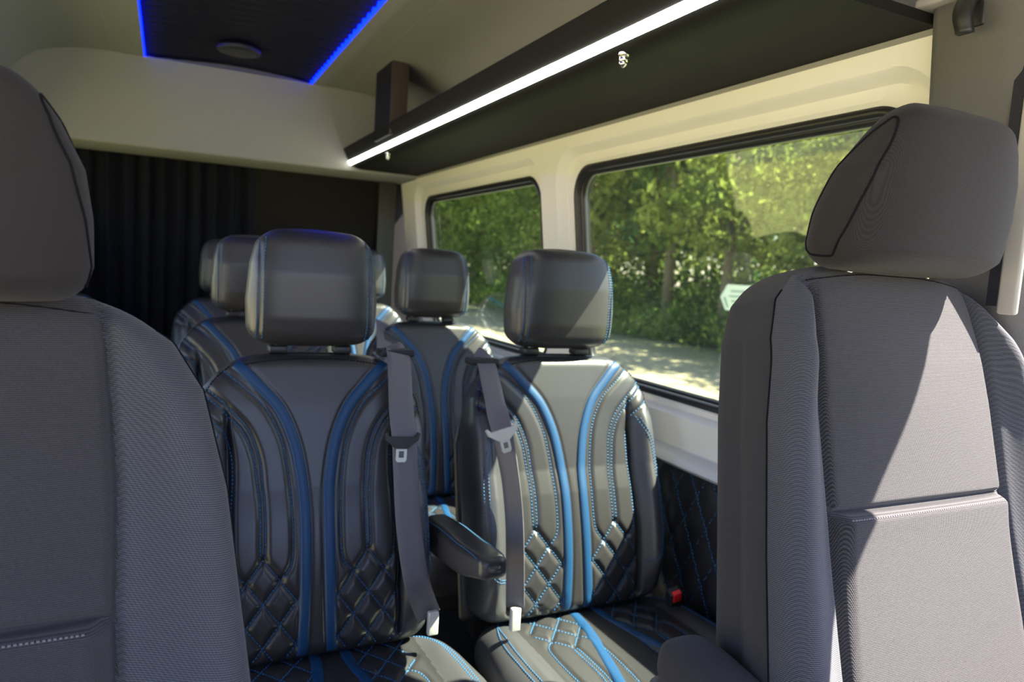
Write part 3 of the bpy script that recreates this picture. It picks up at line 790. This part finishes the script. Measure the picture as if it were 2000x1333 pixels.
# ------------------------------------------------------------------ cloth front seats
def front_seat(root, hw=1.0, head_dz=0, arm=True, head_dx=-.012):
    Lb = .62
    Wf = interp([(0, .245*hw), (.1, .235*hw), (.3, .218*hw), (.44, .208*hw), (.53, .196*hw), (.575, .178*hw), (.60, .150*hw), (.62, .125*hw)])
    Tf = interp([(0, .17), (.3, .145), (.5, .135), (.62, .122)])
    cs = interp([(0, .160), (.2, .157), (.33, .153), (.45, .152), (.52, .146), (.60, .138), (.62, .137)])
    fl = interp([(0, .20), (.3, .17), (.44, .13), (.53, .07), (.59, 0)])
    ss = interp([(0, .232*hw), (.1, .224*hw), (.3, .208*hw), (.44, .198*hw), (.53, .186*hw), (.575, .168*hw), (.60, .145*hw), (.62, .115*hw)])
    def bump(X, Z):
        A = np.abs(X); c = cs(Z); s = ss(Z)*(1+fl(Z)*.9)
        fade = smoothstep(.62, .50, Z)
        h = .034*smoothstep(0, 1, (A-c)/np.maximum(s-c-.018, .01))*fade
        h = h-.009*np.exp(-((A-c)/.005)**2)
        inn = (A < c)
        g = Z-.338
        h = h-.010*np.exp(-(g/.005)**2)*smoothstep(.0, .01, c-A)
        h = h+np.where(inn, .014*np.exp(-np.clip(-g, 0, 1)/.10)*(g < 0)*smoothstep(0, .02, c-A), 0)
        h = h+.010*np.cos(np.clip(X/.145, -1, 1)*PI/2)*smoothstep(.62, .45, Z)*smoothstep(.3, .45, Z)
        return h
    def zone(x, z, uy):
        if uy > -.5: return 2
        return 0 if abs(x) < cs(z) else 1
    V, F_, mi = solid(Lb, Wf, Tf, .030, bump, lambda Z: -(Tf(Z)-.135)/2, 4.4, 420, .0035, zone=zone, flare=fl)
    tr = bvh(V, F_)
    row_ = 60*420; SIDEJ = {}
    for s in (1, -1):
        cand = [j for j in range(420) if mi[row_+j] == 1 and V[row_+j][0]*s > 0]
        SIDEJ[s] = max(cand, key=lambda j: V[row_+j][1])
    T = Matrix.Translation((0, .065, .615)) @ Matrix.Rotation(math.radians(-11), 4, 'X')
    mb = MB(); mb.add(V, F_, mi)
    stitches(mb, tr, [(x, .332) for x in np.linspace(-.136, .136, 20)], 3, .0022, .0038, .0016, .0009)
    zz = np.linspace(.05, .585, 60)
    for s in (1, -1):
        P = [tuple(V[i]) for i in range(0)]
        # seam where the bolster cloth meets the smooth side cloth
        ring = np.array(V).reshape(-1, 420, 3); rows_ = ring[12:-14:1]
        uyv = (ring[40, :, 1]-ring[40, :, 1].max())
        js = [j for j in range(420) if (ring[60, j, 0]*s > 0)]
        # front-most index whose zone turns to the side cloth
        j0 = SIDEJ[s]
        line = [Vector(rows_[i, j0]) for i in range(len(rows_))]
        mb.tube([tuple(q+Vector((s*.0004, 0, 0))) for q in line], .0011, 4, 5)
    stitches(mb, tr, smooth_poly([(-.135, .598), (-.06, .606), (0, .607), (.06, .606), (.135, .598)], 8), 4, .006, .0062, .0012, .0008)
    mb.v = [xf(v, T) for v in mb.v]
    mb.build('backrest', [M['fab_c'], M['fab_b'], M['fab_s'], M['grey_thread'], M['black_thread']], root)
    # headrest: wedge side profile, wider low down
    H = .180
    Wh = interp([(0, .122), (.03, .131), (.07, .131), (.11, .126), (.145, .110), (.180, .086)])
    Th = interp([(0, .085), (.02, .118), (.06, .118), (.10, .102), (.14, .074), (.165, .056), (.180, .042)])
    yo = interp([(0, .022), (.02, .017), (.06, .011), (.10, .001), (.14, -.013), (.185, -.026)])
    V, F_, mi = solid(H, Wh, Th, .020, lambda X, Z: .006*np.cos(np.clip(X/.13, -1, 1)*PI/2), yo, 3.2, 240, .005, cap=.003, zone=lambda x, z, uy: 0)
    T3 = Matrix.Translation((head_dx, .095, 1.224+head_dz))
    tr3 = bvh(V, F_); mb = MB(); mb.add(V, F_, mi)
    # seam line outlining the side panels
    for s in (1, -1):
        loop = [(.005, .022), (-.010, .05), (-.025, .09), (-.034, .13), (-.034, .150), (-.029, .160), (-.020, .156), (.010, .123), (.032, .090), (.048, .055), (.055, .030), (.046, .017), (.030, .014), (.012, .014), (.005, .022)]
        pts = []
        for (y, z) in smooth_poly(loop, 6):
            hit, nor, _, _ = tr3.ray_cast(Vector((s*.4, y, z)), Vector((-s, 0, 0)))
            if hit: pts.append(tuple(hit+Vector((s*.0002, 0, 0))))
        mb.tube(pts, .0014, 1, 6)
    mb.v = [xf(v, T3) for v in mb.v]
    hd = mb.build('headrest', [M['fab_h'], M['black_thread']], root)
    for s in (1, -1):
        mb = MB(); mb.tube([(s*.07, .170, 1.19), (s*.07, .130, 1.236+head_dz)], .0065, 0, 12); mb.build('headrest_post', M['metal'], root)
        mb = MB(); mb.box((s*.07, .152, 1.218+head_dz*.5), (.042, .032, .016), bev=.006); mb.build('post_socket', M['plastic'], root)
    # cushion and base
    V, F_, mi = solid(.50, interp([(0, .24), (.4, .25), (.5, .22)]), interp([(0, .14), (.5, .13)]), .04,
                      lambda X, Z: .02*smoothstep(.15, .2, np.abs(X))-.006*np.exp(-((np.abs(X)-.15)/.005)**2), None, 4, 160, .01,
                      zone=lambda x, z, uy: 0 if abs(x) < .15 and uy < -.3 else (1 if uy < -.3 else 2))
    mb = MB(); mb.add(V, F_, mi, Matrix.Translation((0, -.005, .555)) @ Matrix(((-1, 0, 0, 0), (0, 0, -1, 0), (0, -1, 0, 0), (0, 0, 0, 1))))
    mb.build('cushion', [M['fab_c'], M['fab_b'], M['fab_s']], root)
    mb = MB(); mb.box((0, -.18, .28), (.40, .42, .40), bev=.02); mb.build('seat_base', M['plastic'], root)
    if arm:
        s = -1
        V, F_, mi = solid(.30, interp([(0, .030), (.05, .036), (.3, .036)]), interp([(0, .05), (.05, .06), (.30, .06)]), .024, None, None, 3.2, 120, .008)
        a = MB(); a.add(V, F_, 0, Matrix.Translation((-.275, .150, .785)) @ Matrix.Rotation(math.radians(6), 4, 'X') @ Matrix(((-1, 0, 0, 0), (0, 0, -1, 0), (0, -1, 0, 0), (0, 0, 0, 1))))
        ar = a.build('armrest', M['fab_s'], root)
        a = MB(); V, F_, mi = solid(.30, interp([(0, .032), (.05, .038), (.3, .038)]), interp([(0, .028), (.3, .034)]), .012, None, None, 4, 80, .02)
        a.add(V, F_, 0, Matrix.Translation((-.275, .152, .748)) @ Matrix.Rotation(math.radians(6), 4, 'X') @ Matrix(((-1, 0, 0, 0), (0, 0, -1, 0), (0, -1, 0, 0), (0, 0, 0, 1))))
        a.build('armrest_shell', M['pillar'], ar)

FR = empty('front_seat', (.797, .515-.055, 0), 'dark grey cloth front seat with a large headrest, right, half in sunlight', 'front seat')
front_seat(FR, 1.0, 0, True)
FL = empty('front_seat', (-.188, .60, -.074), 'dark grey cloth front seat at the left, wholly in shade', 'front seat')
front_seat(FL, 1.10, 0, False, .001)

# ------------------------------------------------------------------ outside
GZ = -.65
g = bpy.data.materials.new('meadow'); g.use_nodes = True; nt = g.node_tree; b = nt.nodes['Principled BSDF']; b.inputs['Roughness'].default_value = .95
tc = N(nt, 'ShaderNodeTexCoord'); sp = N(nt, 'ShaderNodeSeparateXYZ'); nt.links.new(tc.outputs['Object'], sp.inputs[0])
nz = N(nt, 'ShaderNodeTexNoise'); nz.inputs['Scale'].default_value = .8; nz.inputs['Detail'].default_value = 6; nt.links.new(tc.outputs['Object'], nz.inputs['Vector'])
nw = N(nt, 'ShaderNodeMath', operation='MULTIPLY_ADD'); nw.inputs[1].default_value = 2.0; nt.links.new(nz.outputs[0], nw.inputs[0]); nt.links.new(sp.outputs[0], nw.inputs[2])
cr = N(nt, 'ShaderNodeValToRGB'); el = cr.color_ramp.elements
mr = N(nt, 'ShaderNodeMapRange'); mr.inputs[1].default_value = -2; mr.inputs[2].default_value = 20; nt.links.new(nw.outputs[0], mr.inputs[0]); nt.links.new(mr.outputs[0], cr.inputs[0])
el[0].position = .0; el[0].color = (.46, .42, .20, 1); el[1].position = 1; el[1].color = (.12, .11, .04, 1)
for p_, c_ in ((.12, (.42, .40, .18, 1)), (.17, (.11, .11, .115, 1)), (.30, (.12, .12, .12, 1)), (.33, (.28, .32, .11, 1)), (.44, (.28, .32, .11, 1)), (.50, (.40, .35, .21, 1)), (.60, (.38, .33, .19, 1)), (.66, (.20, .20, .08, 1)), (.78, (.08, .09, .04, 1))):  # grey band beside the van is unseen, added to cool the bounce light
    e = el.new(p_); e.color = c_
nt.links.new(cr.outputs[0], b.inputs['Base Color'])
n2 = N(nt, 'ShaderNodeTexNoise'); n2.inputs['Scale'].default_value = 12; n2.inputs['Detail'].default_value = 5; nt.links.new(tc.outputs['Object'], n2.inputs['Vector'])
bp = N(nt, 'ShaderNodeBump'); bp.inputs['Distance'].default_value = .15; nt.links.new(n2.outputs[0], bp.inputs['Height']); nt.links.new(bp.outputs[0], b.inputs['Normal'])
mb = MB(); V = []; gx = np.linspace(-60, 80, 71); gy = np.linspace(-50, 90, 71)
for x in gx:
    for y in gy:
        V.append((x, y, GZ+.12*math.sin(x*.7)*math.sin(y*.5)*min(1, max(0, (math.hypot(x, y-1.5)-6)/6))))
mb.add(V, [(i*71+j, (i+1)*71+j, (i+1)*71+j+1, i*71+j+1) for i in range(70) for j in range(70)])
tag(mb.build('ground', g), 'sunlit meadow with a sandy strip in front of the trees', 'ground', kind='structure')

def leafmat(name, c1, c2):
    m = bpy.data.materials.new(name); m.use_nodes = True; nt = m.node_tree; nt.nodes.clear()
    o = N(nt, 'ShaderNodeOutputMaterial'); d = N(nt, 'ShaderNodeBsdfDiffuse'); t = N(nt, 'ShaderNodeBsdfTranslucent')
    mx = N(nt, 'ShaderNodeMixShader'); mx.inputs[0].default_value = .45
    tc = N(nt, 'ShaderNodeTexCoord'); nz = N(nt, 'ShaderNodeTexNoise'); nz.inputs['Scale'].default_value = 1.1; nz.inputs['Detail'].default_value = 5
    nt.links.new(tc.outputs['Object'], nz.inputs['Vector'])
    cr = N(nt, 'ShaderNodeValToRGB'); cr.color_ramp.elements[0].position = .38; cr.color_ramp.elements[0].color = (*c1, 1)
    cr.color_ramp.elements[1].position = .62; cr.color_ramp.elements[1].color = (*c2, 1)
    nt.links.new(nz.outputs[0], cr.inputs[0]); nt.links.new(cr.outputs[0], d.inputs[0]); nt.links.new(cr.outputs[0], t.inputs[0])
    nt.links.new(d.outputs[0], mx.inputs[1]); nt.links.new(t.outputs[0], mx.inputs[2]); nt.links.new(mx.outputs[0], o.inputs[0]); return m
LM = [leafmat('leaf_a', (.06, .12, .025), (.20, .28, .06)), leafmat('leaf_b', (.05, .11, .04), (.14, .22, .07)), leafmat('leaf_c', (.10, .15, .03), (.30, .34, .08))]
BARK = noise_bump(mat('bark', (.16, .13, .09), .9, .2), 9, .03, .6)

def leaves(n, rad, cz, hz, size, seed):
    r = np.random.default_rng(seed)
    # clusters on boughs, so that gaps stay between them
    k = 46
    cc = r.normal(size=(k, 3)); cc /= np.linalg.norm(cc, axis=1)[:, None]; cc *= (r.random(k)**.45)[:, None]
    cc = cc*np.array([rad, rad, hz]); cc[:, 2] += cz
    idx = r.integers(0, k, n); P = cc[idx]+r.normal(size=(n, 3))*np.array([.42, .42, .34])
    a = r.normal(size=(n, 3)); a /= np.linalg.norm(a, axis=1)[:, None]
    b_ = np.cross(a, r.normal(size=(n, 3))); b_ /= np.linalg.norm(b_, axis=1)[:, None]
    s = size*(.6+.8*r.random(n))[:, None]
    V = np.stack([P-a*s, P+b_*s*.5, P+a*s, P-b_*s*.5], 1).reshape(-1, 3)
    return V, [(4*i, 4*i+1, 4*i+2, 4*i+3) for i in range(n)], cc
def tree_proto(i, hgt, rad, lab):
    r_ = random.Random(40+i)
    root = empty('tree', (0, 0, GZ), lab, 'tree')
    V, F_, cc = leaves(5200, rad, hgt*.60, hgt*.42, .13, 60+i)
    V[:, 2] = np.maximum(V[:, 2], .3)
    mb = MB(); mb.tube([(0, 0, -.2), (.05, .0, hgt*.25), (.12, .08, hgt*.55), (.05, .1, hgt*.88)], [.20, .15, .10, .03], 0, 10)
    for c in cc[:14]:
        z0 = min(c[2]*.75, hgt*.8); mb.tube([(.06, .04, z0), (c[0]*.5, c[1]*.5, (z0+c[2])/2+.1), tuple(c)], [.06, .04, .015], 0, 6)
    mb.build('trunk', BARK, root)
    mb = MB(); mb.add(V, F_); mb.build('foliage', LM[i], root, False)
    return root
TL = ['broadleaf tree with yellow green leaves in the forest outside the windows', 'tree with dark green leaves in the forest outside the windows', 'tree with pale olive leaves in the forest outside the windows']
protos = [tree_proto(i, h, rd, TL[i]) for i, (h, rd) in enumerate(((9.0, 2.2), (10.0, 1.9), (8.0, 2.4)))]
spots = []
tr_r = random.Random(11)
for row, x0 in enumerate((15.5, 18.5, 22.5, 28.0)):
    y = 6.0+row*1.3
    while y < 50+row*13:
        spots.append((x0+tr_r.uniform(-.8, .8), y, row)); y += tr_r.uniform(3.0, 4.0)*(1+.20*row)
used = set()
for n_, (x, y, row) in enumerate(spots):
    k = tr_r.randrange(3)
    if k in used: o = copy_tree(protos[k])
    else: o = protos[k]; used.add(k)
    o.location = (x, y, GZ); o.rotation_euler = (0, 0, tr_r.uniform(0, 6.28)); s = tr_r.uniform(.9, 1.2); o.scale = (s, s, s*tr_r.uniform(.95, 1.1))
    o['group'] = 'forest trees outside the windows'
# bushes at the forest edge
def bush_proto():
    r = np.random.default_rng(5); n = 2600
    P = r.normal(size=(n, 3))*np.array([.62, .62, .40]); P[:, 2] = np.abs(P[:, 2])+.05
    a = r.normal(size=(n, 3)); a /= np.linalg.norm(a, axis=1)[:, None]
    b_ = np.cross(a, r.normal(size=(n, 3))); b_ /= np.linalg.norm(b_, axis=1)[:, None]; s = .075*(.6+.8*r.random(n))[:, None]
    V = np.stack([P-a*s, P+b_*s*.5, P+a*s, P-b_*s*.5], 1).reshape(-1, 3)
    mb = MB(); mb.add(V, [(4*i, 4*i+1, 4*i+2, 4*i+3) for i in range(n)])
    return mb.build('bush', LM[0], None, False)
bu = bush_proto(); tag(bu, 'low green bush at the edge of the forest outside', 'bush', 'bushes at the forest edge')
first = True
for bx, smin, smax in ((14.3, .7, 1.4), (17.5, 1.2, 2.0), (21.5, 1.5, 2.4)):
    y = 6.0
    while y < bx*3.2:
        o = bu if first else bu.copy()
        if not first: COL.objects.link(o)
        first = False
        s = tr_r.uniform(smin, smax)
        o.location = (bx+tr_r.uniform(-.4, 1.4), y, GZ); o.scale = (s, s, s*tr_r.uniform(.8, 1.3)); o.rotation_euler = (0, 0, tr_r.uniform(0, 6.28))
        y += tr_r.uniform(1.2, 1.9)*s

# arrow shaped signpost
SGW = mat('sign_white', (.50, .55, .53), .5); SGG = mat('sign_grey', (.18, .26, .26), .6); GAL = mat('galvanised', (.4, .41, .42), .4, .5, .8)
c0 = at(1450, 583, X=8.0)
sg = empty('signpost', (c0[0], c0[1], GZ), 'white arrow shaped sign on a post outside behind the right front seat', 'sign')
mb = MB(); mb.tube([(0, .05, -.1), (0, .05, 1.80)], .03, 0, 12); mb.build('post', GAL, sg)
ang = math.atan2(c0[0], c0[1])
mb = MB(); T = Matrix.Translation((0, 0, c0[2]-GZ)) @ Matrix.Rotation(-ang-.15, 4, 'Z')
out = [(-.33, 0), (-.24, .20), (.50, .20), (.50, -.20), (-.24, -.20)]
n = 5
mb.add([(x, yy, z) for yy in (-.012, .012) for x, z in out], [tuple(range(n)), tuple(range(2*n-1, n-1, -1))]+[(i, (i+1) % n, n+(i+1) % n, n+i) for i in range(n)], 0, T)
for zz_, x0, x1 in ((.10, -.18, .12), (.02, -.20, .14), (-.055, -.16, .10), (-.12, -.14, .12)):
    mb.box(((x0+x1)/2, -.014, zz_), (x1-x0, .003, .030), 1, T)
mb.add([(x, -.014, z) for x, z in ((-.29, -.0), (-.22, -.16), (-.19, -.16), (-.25, .0))], [(0, 1, 2, 3)], 1, T)
mb.build('arrow_board', [SGW, SGG], sg, False)
